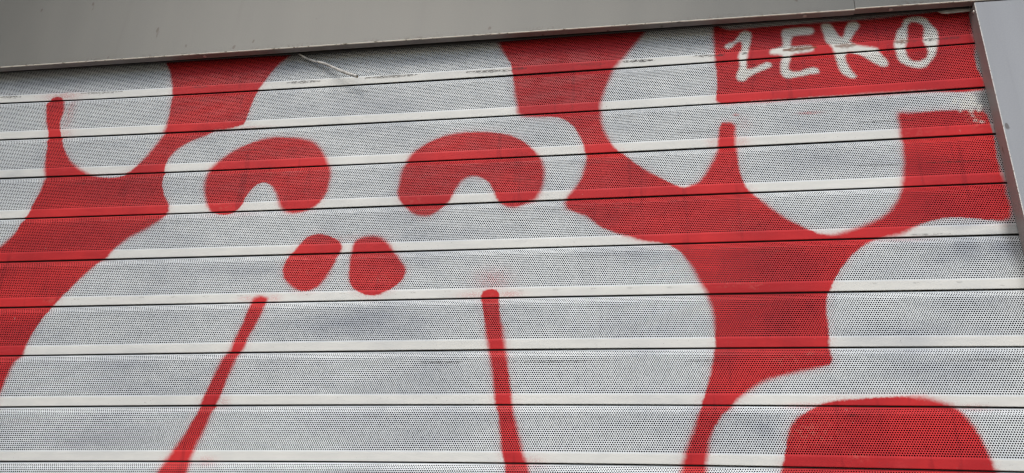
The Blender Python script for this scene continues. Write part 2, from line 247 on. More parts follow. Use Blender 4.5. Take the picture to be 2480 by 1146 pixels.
[(-258.5,-515),(-265,-516.5),(-270.5,-519.5),(-273.5,-526),(-272.5,-531),(-269.5,-539.5),(-268,-547),(-266,-556),(-264.5,-564.5),(-263.5,-571),(-262.5,-577.5),(-261,-584.5),(-260,-591.5),(-259,-597),(-257.5,-603.5),(-256.5,-609),(-255,-615),(-254,-619.5),(-252,-627.5),(-250.5,-634.5),(-249,-641),(-247.5,-648),(-246.5,-654.5),(-245.5,-661.5),(-244,-669),(-243,-676),(-242,-682.5),(-241,-688),(-240.5,-696),(-239.5,-704),(-238.5,-710),(-236.5,-717.5),(-234.5,-725),(-233.5,-732),(-232.5,-738),(-231.5,-744),(-230.5,-749.5),(-229.5,-755.5),(-229,-763),(-228,-770.5),(-227,-777),(-225.5,-783.5),(-224,-790.5),(-223.5,-797),(-222.5,-804),(-222.5,-808.5),(-223,-814.5),(-223,-821.5),(-223.5,-828.5),(-223.5,-835.5),(-223,-842),(-221.5,-847.5),(-219.5,-851),(-214.5,-854),(-208,-855.5),(-200.5,-856.5),(-193,-856.5),(-185.5,-855.5),(-180,-853.5),(-176.5,-850.5),(-175.5,-847),(-175.5,-842.5),(-176.5,-837),(-178.5,-831),(-181,-825),(-183,-818.5),(-185.5,-813),(-187.5,-807.5),(-188.5,-803.5),(-190.5,-796),(-191.5,-790),(-194,-784.5),(-196.5,-779),(-198,-773.5),(-199,-767.5),(-200.5,-761.5),(-202,-756.5),(-204,-751),(-205.5,-745.5),(-207,-740),(-209,-732.5),(-211,-725),(-212.5,-718.5),(-215,-706.5),(-215,-701),(-215.5,-694.5),(-216,-688),(-217,-681.5),(-218.5,-674),(-220,-666.5),(-221,-659),(-222.5,-651.5),(-223.5,-643.5),(-224.5,-636.5),(-225.5,-630),(-228,-622),(-229.5,-615),(-230.5,-609.5),(-231,-603.5),(-232.5,-597.5),(-233.5,-591.5),(-234.5,-585),(-236,-578),(-237.5,-571),(-238.5,-565),(-240,-556.5),(-241,-548),(-242.5,-540),(-244,-529.5),(-244.5,-524),(-249,-516.5)],
[(-275.5,3),(-277,-1.5),(-271.5,-9.5),(-264.5,-23.5),(-259.5,-35.5),(-254.5,-47),(-248,-57.5),(-242.5,-68),(-239.5,-80.5),(-238,-91),(-236,-101),(-234,-112.5),(-232.5,-121.5),(-231.5,-131),(-230,-140),(-227.5,-152),(-225.5,-163),(-224.5,-176),(-218.5,-182),(-211,-184),(-201.5,-185.5),(-192,-187),(-184.5,-187.5),(-177,-188),(-169,-188.5),(-162.5,-190),(-153,-193),(-144,-196.5),(-136,-202),(-129.5,-208.5),(-123.5,-216),(-118.5,-224.5),(-115,-231),(-112,-238.5),(-109.5,-246),(-107.5,-254),(-105.5,-262),(-105,-267.5),(-104.5,-281),(-106,-291),(-107.5,-299),(-110,-307.5),(-112.5,-315),(-116,-322),(-119.5,-328.5),(-123,-334.5),(-129,-342),(-135,-348.5),(-141,-359.5),(-138,-371.5),(-131.5,-375.5),(-124,-379),(-115.5,-383),(-107,-387),(-100,-392),(-93,-397.5),(-86.5,-403.5),(-79.5,-409.5),(-73.5,-413),(-66.5,-416),(-59.5,-419),(-54,-421.5),(-47.5,-423.5),(-41,-426),(-35,-428),(-29.5,-429.5),(-23,-432),(-16.5,-434),(-9.5,-435.5),(-3.5,-436.5),(3.5,-437.5),(10.5,-438.5),(16.5,-440),(23,-441.5),(29,-442.5),(34.5,-446.5),(41,-452),(46.5,-458),(52,-465),(57.5,-472.5),(60.5,-478),(63.5,-483.5),(66.5,-489),(69.5,-495.5),(72,-502.5),(75,-509),(79,-516.5),(83,-523),(86,-528.5),(88.5,-534),(90,-542),(92,-548),(93,-554),(94,-560),(95,-567.5),(95,-575),(95.5,-582.5),(95.5,-588),(95,-594),(95,-600.5),(94.5,-606),(94.5,-611.5),(94,-618),(92.5,-627),(91,-634.5),(89.5,-642),(87.5,-649.5),(85.5,-657),(84,-663),(82,-670),(80,-676),(78,-682),(76,-688.5),(73.5,-694.5),(71.5,-700),(68,-707),(64.5,-716),(62.5,-721.5),(60.5,-727),(58.5,-733.5),(56.5,-740),(54,-746.5),(51.5,-752.5),(49,-759),(46.5,-765),(44,-771),(42,-776.5),(40.5,-781.5),(38.5,-786),(37,-791),(35.5,-796),(34,-801.5),(32,-808),(29.5,-814.5),(27.5,-821),(26,-827),(26,-832),(27,-835.5),(30.5,-838),(36.5,-839.5),(43.5,-840),(50.5,-839.5),(57,-837.5),(61.5,-835),(63.5,-831.5),(65,-826),(66,-820),(66.5,-813.5),(66.5,-807),(67,-801),(67.5,-795.5),(68.5,-790),(70,-784.5),(71,-779),(72.5,-773.5),(74,-767),(75.5,-761),(77,-755.5),(79.5,-749),(82,-743),(85,-737.5),(88.5,-732),(92,-727),(95.5,-722),(101.5,-716.5),(108,-710.5),(113,-705),(117.5,-701),(122.5,-696),(128,-691.5),(132,-688),(137,-684.5),(142,-680.5),(147,-677.5),(153,-673.5),(159,-670),(165.5,-667),(171.5,-665),(177.5,-663.5),(183.5,-662),(188,-660.5),(193.5,-659),(199,-657.5),(205,-656),(210.5,-654.5),(216.5,-653.5),(223,-652.5),(229,-651.5),(235,-650.5),(240,-649.5),(246,-648.5),(251.5,-647),(256.5,-645.5),(261,-638.5),(259.5,-628),(259,-621.5),(258,-616),(258.5,-610.5),(259,-604.5),(260,-597.5),(260,-592.5),(260,-586.5),(260,-580.5),(260,-574.5),(260,-568.5),(260.5,-562),(261,-556),(262,-549.5),(263,-544),(264.5,-537.5),(267,-530),(269,-525),(271.5,-519.5),(274.5,-513.5),(278,-507.5),(282,-501.5),(285,-496.5),(288.5,-491.5),(292.5,-486),(296.5,-481.5),(302,-475),(307.5,-469.5),(313.5,-464.5),(319,-460),(324.5,-456),(330.5,-452),(337.5,-447.5),(345,-444),(352,-442),(357.5,-441),(364,-439.5),(370.5,-438.5),(377,-437),(382.5,-435.5),(389,-433),(395.5,-429.5),(401.5,-426.5),(408,-423.5),(414.5,-420.5),(421,-418.5),(426,-417),(431.5,-415.5),(437.5,-414.5),(443,-413),(449,-412.5),(455,-412),(461,-412),(467,-412),(473,-412.5),(478.5,-413),(484.5,-413.5),(490.5,-414.5),(496.5,-415.5),(502,-416.5),(507.5,-417.5),(513.5,-418),(520,-419),(526,-419.5),(530.5,-419.5),(540.5,-415),(542.5,-410),(544,-403),(545,-396),(545,-389),(544,-381.5),(543,-374.5),(544.5,-365.5),(547.5,-353.5),(545.5,-348),(544,-341.5),(543.5,-335),(543,-327.5),(543,-319.5),(542.5,-312),(543,-303),(543.5,-293.5),(544,-285.5),(545,-276),(548,-263.5),(546.5,-255.5),(545.5,-247),(545,-238.5),(544,-231),(539,-223),(533,-221),(525.5,-219.5),(518,-218.5),(510.5,-218),(503,-218.5),(495.5,-218.5),(490,-218.5),(484,-218.5),(477,-218),(470.5,-218),(464,-218),(457.5,-218.5),(450.5,-218.5),(444,-219),(437.5,-219),(432,-219.5),(424,-219),(416.5,-218),(410.5,-219.5),(409,-228),(410,-239),(409,-248.5),(409,-257.5),(409,-264),(408.5,-273),(407.5,-282),(407,-289.5),(406.5,-297.5),(406,-305),(405,-312.5),(404,-319.5),(402.5,-327.5),(400.5,-335.5),(399.5,-342),(397.5,-349),(396.5,-354.5),(392.5,-364),(388.5,-373.5),(383.5,-382.5),(379,-388.5),(374.5,-394.5),(369,-400),(364,-404),(359,-407.5),(354,-411),(348.5,-413.5),(342.5,-416.5),(335.5,-419.5),(329,-422),(322.5,-424.5),(316.5,-427),(310,-429),(303.5,-431),(297.5,-432.5),(291,-434),(284.5,-435),(278.5,-435.5),(272,-435.5),(266,-434),(260,-432.5),(254,-430.5),(248,-427.5),(242,-424.5),(236.5,-421),(230.5,-417),(224,-413),(218.5,-409),(213,-405),(208,-400.5),(202.5,-396),(197.5,-391.5),(192,-386.5),(186.5,-381.5),(181.5,-376.5),(176.5,-372),(170.5,-365),(165.5,-355.5),(160,-351.5),(156,-346),(152.5,-339),(150.5,-331),(149,-324),(147.5,-315.5),(146.5,-307.5),(146,-298.5),(145.5,-288.5),(145,-280),(145.5,-266.5),(145.5,-259),(145.5,-252),(145.5,-243.5),(146.5,-234),(147,-226),(141,-221.5),(133.5,-220.5),(126.5,-221.5),(122,-231.5),(120.5,-238.5),(119.5,-246.5),(118.5,-254),(117.5,-261),(116.5,-267),(113.5,-278),(110.5,-286),(106.5,-294),(102.5,-301.5),(98.5,-308),(95,-314.5),(91,-320.5),(86,-327.5),(80.5,-333.5),(74,-336.5),(67,-339),(61,-341),(54.5,-342),(47.5,-340),(40,-336),(34,-332),(27,-327.5),(20.5,-322.5),(14.5,-319),(8.5,-315.5),(2.5,-312),(-3,-308),(-8.5,-304),(-13.5,-300),(-18.5,-295.5),(-23.5,-291.5),(-30,-285),(-36.5,-279),(-42.5,-271),(-49.5,-265.5),(-56,-259),(-60,-253),(-64.5,-245),(-68.5,-237.5),(-71.5,-230),(-74.5,-222.5),(-76.5,-214.5),(-78,-206),(-79,-197.5),(-79.5,-187),(-79.5,-178.5),(-78.5,-170.5),(-77,-163),(-74.5,-152),(-71.5,-141.5),(-68.5,-132.5),(-65,-123),(-61.5,-114),(-58,-105.5),(-55,-93.5),(-50.5,-88.5),(-45.5,-82),(-39.5,-75.5),(-34,-68.5),(-29.5,-62),(-24.5,-55.5),(-19.5,-49),(-15,-42.5),(-10,-35.5),(-5,-29),(0,-22.5),(4,-16),(10.5,-4),(16,3),(14.5,7),(11,7),(7,7.5),(2.5,7.5),(-2,7.5),(-7.5,7.5),(-13,8),(-19,8),(-25.5,8),(-32,8),(-39,8),(-46.5,8),(-53.5,8),(-61.5,8),(-69.5,8),(-77.5,8),(-85.5,8),(-94,8),(-102.5,8),(-111,8),(-120,7.5),(-128.5,7.5),(-137,7.5),(-146,7.5),(-154.5,7),(-163,7),(-171.5,7),(-180,7),(-188,6.5),(-196.5,6.5),(-204.5,6),(-212,6),(-219.5,5.5),(-226.5,5.5),(-233.5,5.5),(-240,5),(-246.5,5),(-252.5,4.5),(-258,4),(-263,4),(-267.5,3.5),(-272,3.5)],
[(127,-11),(125.5,-26),(125.5,-32.5),(125,-40),(125,-48.5),(125,-58),(125,-67.5),(125,-76.5),(125,-84),(125.5,-91),(125,-103),(125.5,-112.5),(125.5,-121.5),(125.5,-130),(125.5,-137.5),(124.5,-147.5),(123,-158),(121.5,-167),(121.5,-173),(128,-178.5),(134,-179),(141.5,-179),(150,-179),(158,-179),(164,-179),(170.5,-179),(177.5,-179),(184.5,-178.5),(192,-178.5),(199,-178.5),(206,-178.5),(211.5,-178.5),(217,-178),(223,-178),(229,-178),(235.5,-177.5),(242,-177.5),(248.5,-177.5),(255,-177),(261,-177),(267.5,-177),(273.5,-177),(279,-176.5),(284.5,-176.5),(290.5,-176.5),(296.5,-176.5),(302.5,-176.5),(309,-176),(315.5,-176),(322,-176),(328.5,-176),(335,-176),(341.5,-175.5),(348,-175.5),(354.5,-175.5),(361,-175.5),(367.5,-175.5),(373.5,-175.5),(380,-175.5),(386.5,-175.5),(393,-175.5),(400,-175.5),(406.5,-175.5),(413.5,-175.5),(420,-175.5),(426.5,-175.5),(433.5,-175.5),(439.5,-175.5),(446,-175.5),(452,-175.5),(457.5,-175.5),(462.5,-175.5),(467.5,-176),(472,-176),(478.5,-176.5),(485,-177.5),(492,-178.5),(498,-179.5),(504,-180.5),(509,-181.5),(515,-181.5),(521.5,-181.5),(528,-181),(534.5,-179.5),(541.5,-178),(548,-176),(552,-174),(552.5,-167.5),(550.5,-159),(549,-152),(547,-145),(545.5,-138),(545.5,-128.5),(546,-118),(547,-108.5),(549,-99),(553.5,-85),(552,-80.5),(551.5,-73.5),(551,-66),(551.5,-57.5),(552,-48.5),(553,-40),(556,-28.5),(560,-17),(558,-9),(554.5,-8),(549,-8.5),(542,-9.5),(534.5,-11.5),(527,-13),(519.5,-15),(512.5,-16),(506.5,-16.5),(500.5,-16.5),(494,-17),(487.5,-17.5),(481,-17.5),(474.5,-18),(467.5,-18),(461,-18.5),(454.5,-19),(449.5,-19),(443.5,-19.5),(438,-19.5),(431.5,-20),(425.5,-20.5),(419,-20.5),(412.5,-21),(405.5,-21.5),(399,-21.5),(392,-22),(385,-22),(378,-22.5),(371.5,-22.5),(365,-23),(358,-23),(352.5,-23),(347,-23.5),(341,-23.5),(334.5,-23.5),(328,-23.5),(321.5,-23.5),(314.5,-23.5),(307.5,-23.5),(300.5,-23.5),(293.5,-23.5),(286.5,-23.5),(279.5,-23.5),(272.5,-23.5),(266,-23.5),(259,-23.5),(252.5,-23.5),(246,-23.5),(240,-24),(234,-24),(228.5,-24),(223,-24),(218,-24),(211,-24),(204,-24),(196.5,-24.5),(189,-24.5),(181.5,-25),(174,-25),(167.5,-25.5),(161,-25),(155,-25),(150,-24.5),(141.5,-21),(133,-15.5)],
[(229,-708),(235.5,-705.5),(242.5,-703),(247,-702),(252.5,-701),(258,-700),(263.5,-699),(269,-698.5),(274.5,-698),(280.5,-697.5),(286.5,-697),(292.5,-696.5),(297.5,-696),(302.5,-695.5),(307.5,-695.5),(313,-695),(318,-695),(323.5,-694.5),(328.5,-694.5),(334.5,-694.5),(340.5,-694.5),(346.5,-694.5),(352.5,-694.5),(357.5,-694.5),(362.5,-694.5),(368,-695),(373.5,-695),(379,-695.5),(384.5,-696.5),(389.5,-697.5),(394,-699),(399,-700.5),(403,-702),(410,-704),(416.5,-706.5),(423,-713),(426,-718.5),(429.5,-724),(432.5,-728.5),(435,-733.5),(438,-738.5),(439.5,-743.5),(441.5,-748.5),(443,-753.5),(444.5,-758.5),(446,-764),(448,-770),(449.5,-775.5),(450.5,-780.5),(452,-785),(453,-790),(454,-794),(456.5,-798.5),(457.5,-805),(459,-811.5),(461,-818),(462,-824),(462.5,-829.5),(462,-834),(460,-837.5),(456,-839),(453.5,-839.5),(451,-840),(448,-840.5),(445,-841),(441.5,-841.5),(438,-841.5),(434.5,-842),(430.5,-842.5),(426.5,-843),(422,-843),(417.5,-843.5),(413,-844),(408.5,-844),(403.5,-844.5),(398.5,-844.5),(393.5,-845),(388,-845.5),(383,-845.5),(377.5,-846),(372,-846),(366,-846.5),(360.5,-846.5),(354.5,-846.5),(349,-847),(343,-847),(337,-847.5),(331,-847.5),(325,-847.5),(318.5,-847.5),(312.5,-848),(306.5,-848),(300.5,-848),(294.5,-848),(288,-848),(282,-848.5),(276,-848.5),(270,-848.5),(264,-848.5),(258,-848.5),(252,-848.5),(246.5,-848.5),(241,-848.5),(235,-848.5),(229.5,-848),(224,-848),(219,-848),(213.5,-848),(208.5,-847.5),(204,-847.5),(199,-847.5),(194.5,-847),(190,-847),(185.5,-847),(181.5,-846.5),(178,-846.5),(174,-846),(170.5,-846),(167.5,-845.5),(164.5,-845),(161.5,-845),(159,-844.5),(155.5,-842.5),(154,-839.5),(154.5,-834.5),(156.5,-829),(159.5,-822.5),(163,-815.5),(167,-809),(170.5,-802.5),(174,-797),(175.5,-793),(177,-788),(178.5,-783),(180,-778),(181.5,-771.5),(183,-764.5),(184.5,-757.5),(186.5,-751.5),(188.5,-745.5),(191,-740),(194,-735),(197.5,-730.5),(201,-726.5),(205.5,-723),(210,-720),(215,-717),(222,-712)]]
LETTERS = [[(140,-63),(142,-57),(149,-53),(153.5,-51.5),(157.5,-49.5),(161.5,-45.5),(165,-41.5),(168,-36),(171,-31.5),(177,-28.5),(185,-29.5),(191,-34),(191.5,-43.5),(189.5,-53.5),(188,-60.5),(186,-67),(183.5,-77),(182,-83),(181,-89),(180,-93.5),(179,-102.5),(179,-111),(184.5,-110.5),(189,-109),(194,-107),(198,-104.5),(202.5,-102.5),(206.5,-100),(211,-98),(218.5,-101),(221.5,-106.5),(219.5,-112),(212,-115.5),(208,-117.5),(204,-119),(199.5,-120.5),(195.5,-122.5),(191,-124.5),(187,-126.5),(182.5,-129.5),(178.5,-132.5),(173,-138.5),(165,-139.5),(158.5,-136),(156,-129),(158,-119.5),(161,-113),(163,-106.5),(164,-99),(164,-91),(162,-86),(163,-81),(165.5,-76),(168,-70.5),(170,-66),(170.5,-59),(169.5,-54.5),(162.5,-57.5),(156.5,-65),(151,-69),(144,-68)],
[(240.5,-35.5),(245,-30.5),(249,-29.5),(254.5,-29.5),(258.5,-29),(263,-29),(268,-28.5),(272,-28.5),(277,-28.5),(281.5,-28.5),(285.5,-29),(291,-30),(296,-32),(299,-39.5),(295.5,-47.5),(291,-49),(286,-49.5),(282,-49.5),(277,-49.5),(272.5,-49),(266,-49.5),(260.5,-51),(258,-57.5),(257,-63.5),(257,-68.5),(264,-69),(268,-68.5),(273,-68),(277.5,-68),(284,-68),(289.5,-69.5),(294,-75.5),(293,-82),(288.5,-83.5),(282.5,-84.5),(278,-85),(272.5,-85.5),(267,-86),(262.5,-86.5),(255.5,-88.5),(254,-96),(251.5,-102.5),(250,-107.5),(248,-117.5),(254,-121.5),(259.5,-122),(265.5,-121.5),(271,-119.5),(276.5,-117),(282.5,-116),(288.5,-115.5),(296,-118.5),(298.5,-126),(296,-131.5),(290.5,-132.5),(284,-132.5),(280,-133),(275.5,-134),(271,-135),(266.5,-135.5),(262,-136.5),(257.5,-137),(253,-138),(248.5,-138.5),(244.5,-138.5),(239.5,-137.5),(235.5,-135),(231.5,-126.5),(231,-120),(231.5,-113),(232.5,-106),(234,-99),(237.5,-88),(229.5,-86),(224,-85.5),(219,-84.5),(215,-80),(219.5,-73.5),(223.5,-71.5),(228,-70.5),(233.5,-69.5),(238,-68),(240,-61),(240,-55.5),(239.5,-49),(239.5,-42)],
[(307.5,-29),(312,-24),(320,-23),(324,-24.5),(327.5,-27),(331.5,-35.5),(333,-40.5),(335,-46),(338,-52),(341,-56),(343.5,-51.5),(345.5,-45),(348,-38),(351,-31.5),(355.5,-25),(364,-23.5),(371.5,-25.5),(375.5,-33),(373,-40.5),(367.5,-47),(362.5,-55),(358.5,-61.5),(355.5,-66.5),(359.5,-71.5),(364,-73.5),(369.5,-75),(373.5,-76),(378,-77),(382,-78),(387.5,-79),(393,-80),(397.5,-81.5),(401.5,-87.5),(402.5,-98.5),(405,-102.5),(408,-106.5),(410,-110.5),(411.5,-119),(408,-125.5),(401.5,-126.5),(397,-125.5),(393,-123.5),(388.5,-119.5),(383.5,-115.5),(380.5,-112.5),(377.5,-109),(374.5,-106.5),(370.5,-102.5),(366.5,-99),(362,-95),(357.5,-92.5),(353,-90),(349,-89.5),(344.5,-96),(343.5,-105.5),(344.5,-110.5),(346.5,-116),(347.5,-120),(349.5,-125),(351,-129.5),(354,-134),(356.5,-138),(357,-143),(351.5,-147),(344,-145),(339.5,-142),(334.5,-138),(331.5,-134),(329,-129.5),(327.5,-123.5),(326.5,-117.5),(325.5,-111),(324.5,-104),(324.5,-97),(325,-88.5),(322.5,-84),(321.5,-79.5),(319.5,-75),(316,-71),(312.5,-66.5),(311.5,-61.5),(311,-56),(310.5,-50.5),(309.5,-45.5),(308,-37)],
[(446,-28),(449.5,-25),(454.5,-23.5),(458.5,-22.5),(463,-22),(467.5,-22),(473.5,-22.5),(479,-24),(482.5,-26),(486,-29.5),(488.5,-35.5),(491.5,-42),(495,-47.5),(497.5,-52.5),(499,-58.5),(499,-64.5),(498.5,-70),(497.5,-75),(497,-79.5),(496,-85.5),(492.5,-94.5),(490,-102),(487.5,-108.5),(485,-112.5),(481.5,-116.5),(478,-120.5),(473.5,-126.5),(469,-131.5),(463,-133.5),(457,-134),(452.5,-133),(447.5,-131.5),(444,-130),(440.5,-128),(437,-126),(433,-123.5),(429,-120.5),(426,-115.5),(424,-110),(423.5,-104.5),(423.5,-98.5),(425,-87.5),(423,-83.5),(423,-76),(425.5,-70),(428,-62),(430,-55),(432.5,-49),(436,-45.5),(440,-42.5),(443.5,-34.5)],
[(527.5,-208),(525,-212),(521,-214),(517.5,-211.5),(516.5,-207),(519,-202.5),(523,-201),(526.5,-203)],
[(540.5,-214),(538.5,-217.5),(535,-219),(532,-217),(531,-213),(533,-209.5),(537,-208),(540,-210)],
[(506,-199),(503.5,-203.5),(500,-205),(497.5,-203),(496.5,-198.5),(499,-194),(502.5,-192.5),(505,-194.5)],
[(535,-196.5),(532.5,-201),(527,-203),(522.5,-200.5),(521.5,-195.5),(524,-191),(529.5,-189.5),(534,-191.5)],
[(505,-202.5),(502.5,-206.5),(498.5,-208),(495,-206),(494,-201.5),(496.5,-197.5),(500.5,-196),(504,-198)],
[(516.5,-206.5),(514,-210.5),(509.5,-211.5),(505.5,-210),(504.5,-206),(506.5,-202.5),(511,-201),(515,-203)],
[(527,-209.5),(524.5,-213.5),(520.5,-215),(517,-213),(516,-209),(518,-205.5),(522,-204),(526,-206)],
[(522,-213.5),(518.5,-218.5),(512.5,-220),(507.5,-217.5),(505.5,-212.5),(509,-208),(515,-206.5),(520.5,-208.5)],
[(542.5,-212.5),(540,-216),(535.5,-217),(532,-215.5),(531,-212),(533,-208.5),(537.5,-207),(541.5,-209)],
[(533,-204),(530.5,-208),(526,-209),(522.5,-207.5),(521.5,-203.5),(523.5,-199.5),(528,-198),(532,-200)],
[(522,-201),(520,-205),(515.5,-206.5),(512,-204.5),(511.5,-200),(513.5,-196.5),(517.5,-195),(521,-197)],
[(523.5,-211.5),(521,-215.5),(516,-217),(512,-215),(510.5,-211),(513,-207),(518,-205.5),(522.5,-207.5)],
[(516.5,-200),(514,-204),(510,-205.5),(507,-203.5),(506,-199.5),(508,-196),(512,-194.5),(515.5,-196)],
[(529.5,-191),(527,-195),(522,-196.5),(518,-194.5),(517,-190),(519.5,-186),(524.5,-183.5),(528.5,-186.5)],
[(535.5,-209.5),(532.5,-214),(527.5,-216),(523,-213.5),(521.5,-208.5),(524.5,-203.5),(530,-202),(534.5,-204.5)],
[(520,-206),(517.5,-211),(513,-212.5),(509.5,-210.5),(508.5,-205.5),(511,-201),(515.5,-199.5),(519,-201.5)],
[(528,-220.5),(525.5,-224.5),(521,-225.5),(517,-224),(515.5,-220),(518,-216),(523,-214.5),(527,-216.5)],
[(539.5,-219.5),(537,-223.5),(533,-225),(529.5,-223),(528.5,-219),(530.5,-215),(535,-214),(538.5,-215.5)],
[(510,-219.5),(508,-222.5),(505,-224),(502,-222.5),(501.5,-219),(503,-215.5),(506.5,-214.5),(509.5,-216)],
[(540,-242.5),(537.5,-245.5),(533.5,-246),(530,-245),(529,-242),(531,-239.5),(535,-238.5),(538.5,-240)],
[(529,-239.5),(527.5,-242.5),(524,-243),(521.5,-242),(520.5,-239),(522.5,-236.5),(525.5,-235.5),(528.5,-237)],
[(526.5,-230),(525,-232.5),(522,-233.5),(519.5,-232.5),(519,-229.5),(520.5,-227),(523.5,-226),(526,-227)],
[(266.5,-627.5),(265,-630),(262.5,-631),(260,-630),(259.5,-627.5),(261,-624.5),(264,-623.5),(266,-625)]]
LETTER_HOLES = [[(453.5,-42),(459,-36),(466.5,-37.5),(471,-40),(474.5,-43),(475.5,-51),(474,-56.5),(472.5,-62.5),(471.5,-67.5),(470.5,-73.5),(470.5,-78),(472.5,-83.5),(476,-86.5),(473.5,-100.5),(472,-106),(469.5,-110.5),(462.5,-114.5),(458,-116),(453.5,-116),(450,-114.5),(446.5,-112),(444.5,-107),(443,-101.5),(443.5,-93.5),(444,-86),(445.5,-81.5),(447,-76.5),(448.5,-70.5),(450,-64),(450.5,-58),(451.5,-52)]]
SCUFF = [(-1109.5,-77.5,-1021,-78.5,0.6),(-876,-79.5,-840,-80,0.5),(-1291,-75,-1244.5,-76.5,0.8),(-676,-82.5,-610,-83.5,0.8),(-520,-82.5,-416,-82,0.9),(-325.5,-83,-240.5,-85,0.9),(-240.5,-82,-214,-82.5,0.7),(-123,-81.5,-71,-83,0.4),(-38,-81,17,-81.5,1),(86,-78,125.5,-79,0.8),(124.5,-79,140.5,-78,0.9),(168,-78,177,-78,0.9),(430.5,-75.5,464,-73.5,0.4),(470,-74,497.5,-72.5,1),(497.5,-73.5,531.5,-72.5,0.6)]
RUST = [(241,-77,294,-75,1),(327.5,-75,360,-75.5,0.8),(424.5,-74.5,446,-73.5,0.8)]
SMUDGE = [(475,-467,29,23,0.6),(531,-464,34,24,0.75),(441,-480,29,14,0.35),(421,-455,59,15,0.25),(-686,-471,120,12,0.35),(-467,-568,118,21,0.35),(-878,-635,82,21,0.4),(-897,-763,87,23,0.3),(352,-606,74,24,0.4),(318,-304,88,19,0.25),(-4,-717,90,31,0.25),(452,-557,51,19,0.2),(-1144,-39,56,20,0.3),(-1134,-232,79,27,0.2),(-678,-43,51,20,0.4),(-430,-52,72,11,0.3),(-10,-463,65,13,0.15),(574,-270,7,69,0.7),(560,-269,8,47,0.35),(555,-382,9,42,0.6),(551,-438,14,28,0.4),(268,-230,52,16,0.25),(-104,-291,21,32,0.2),(-763,-311,32,21,0.15),(413,-657,66,18,0.2),(-362,-407,64,23,0.15),(153,-741,17,18,0.3),(-1207,-255,36,37,0.25),(518,-41,46,22,0.45),(-201,-124,38,22,0.35),(-69,-387,41,19,0.3),(-797,-44,52,20,0.3),(-371,-303,30,16,0.25),(356,-495,35,20,0.2),(-1118,-456,42,20,0.25),(476,-428,35,5,0.3)]
LINES = [(-1060,-518,-1049,-518,0.3),(-1004,-518,-993,-518,0.3),(-942,-517,-931,-517,0.3),(-879.5,-517,-868.5,-517,0.3),(-820,-517,-809,-517,0.3),(-760,-517.5,-749.5,-517.5,0.3),(-698,-517,-687.5,-517,0.3),(-574.5,-517.5,-564.5,-517.5,0.3),(-514.5,-517,-504.5,-517,0.3),(-393.5,-518,-383.5,-518,0.3),(-335.5,-518,-325.5,-518,0.3),(-213,-518.5,-203.5,-518.5,0.3),(-157,-518.5,-148,-518.5,0.3),(-96.5,-518,-87,-518,0.3),(-39,-518,-30,-518,0.3),(23.5,-518.5,32.5,-518.5,0.3),(328,-519,336.5,-519,0.3),(389,-519,397,-519,0.3),(450,-519.5,458,-519.5,0.3),(510.5,-525,518.5,-525,0.3),(323.5,-313,399.5,-314,0.6),(430.5,-313,532,-313,0.9),(346.5,-232.5,442.5,-233,0.7),(51,-237.5,133.5,-235,0.5),(-364,-637.5,-297,-637.5,0.7),(-218,-637.5,-96,-637.5,0.6),(41,-638.5,108,-638.5,0.5),(421,-640.5,514.5,-640.5,0.5),(-208.5,-239,-132.5,-239,0.4),(-238.5,-315,-195.5,-315,0.5),(394.5,-439,454.5,-438.5,0.6),(-762,-228,-697,-229,0.6),(-270.5,-391,-165.5,-391,0.3),(-506,-237.5,-414,-235.5,0.4),(91,-721.5,126,-720,0.4),(269.5,-721,286.5,-720.5,0.6)]
MIST = [(-256,-500,27,20,0.45),(-284,-524,27,5,0.4),(-226,-524,20,5,0.5),(-1151,-81,39,7,0.6),(-1122,-124,11,39,0.5),(-678,-522,15,4,0.4),(-631,-523,13,6,0.4),(-226,-704,19,14,0.3),(-185,-794,22,11,0.4),(-699,-796,17,8,0.35),(-688,-701,11,9,0.4),(-758,-791,10,9,0.4),(161,-224,13,16,0.2),(155,-259,13,9,0.4),(108,-257,9,9,0.35),(-740,-178,41,2,0.4),(382,-445,42,4,0.4),(270,-209,17,2,0.7),(151,-206,4,2,0.8),(226,-707,34,4,0.6),(438,-709,27,4,0.5),(-529,-421,10,9,0.4),(-739,-360,48,6,0.3),(531,-234,10,9,0.8),(-1122,-171,20,13,0.4),(-485,-415,44,6,0.25)]
COATS = [(205,-484,67,28,0.35),(191,-578,48,44,0.65),(234,-566,18,39,0.5),(-171,-108,37,62,0.45),(-76,-387,41,19,0.5),(-961,-302,59,19,0.5),(-1118,-456,42,32,0.4),(-1056,-497,24,23,0.3),(-830,-52,70,38,0.3),(484,-94,77,52,0.3),(-300,-248,59,16,0.3),(454,-400,36,21,0.3),(320,-763,87,33,0.25),(-655,-238,56,13,0.35),(96,-629,36,26,0.3),(236,-145,81,24,0.25),(70,-422,52,20,0.25)]
CHIPS = [(216,-744,34,18,0.4),(279,-778,11,6,0.3),(192,-637,24,8,0.3),(228,-629,6,4,0.45),(159,-517,7,5,0.45),(116,-515,19,4,0.25),(-676,-280,8,5,0.4),(-256,-544,4,21,0.35),(-757,-344,20,6,0.3),(-404,-346,15,4,0.3),(-580,-478,22,8,0.2),(-447,-492,18,6,0.3),(-1050,-519,10,3,0.4),(525,-230,12,16,0.81),(533,-410,9,6,0.25),(422,-413,30,4,0.15),(-225,-99,23,7,0.2),(148,-410,38,15,0.15),(426,-262,38,25,0.15),(-422,-53,32,19,0.1),(-104,-246,14,7,0.2),(274,-176,3,1,0.5)]
CABLE = [(-674.3, -10.0, -8.2), (-655.8, -10.0, -24.3), (-640.5, -9.0, -34.5), (-624.4, -9.0, -42.4), (-601.3, -12.0, -52.1), (-573.0, -16.0, -69.5), (-547.8, -20.0, -84.5), (-526.8, -24.0, -95.3)]
PLATE = [(498.0, -10.3), (498.8, -18.4), (500.6, -24.0), (505.1, -28.8), (511.4, -30.7), (528.9, -29.6), (550.9, -28.0), (554.0, -10.0)]

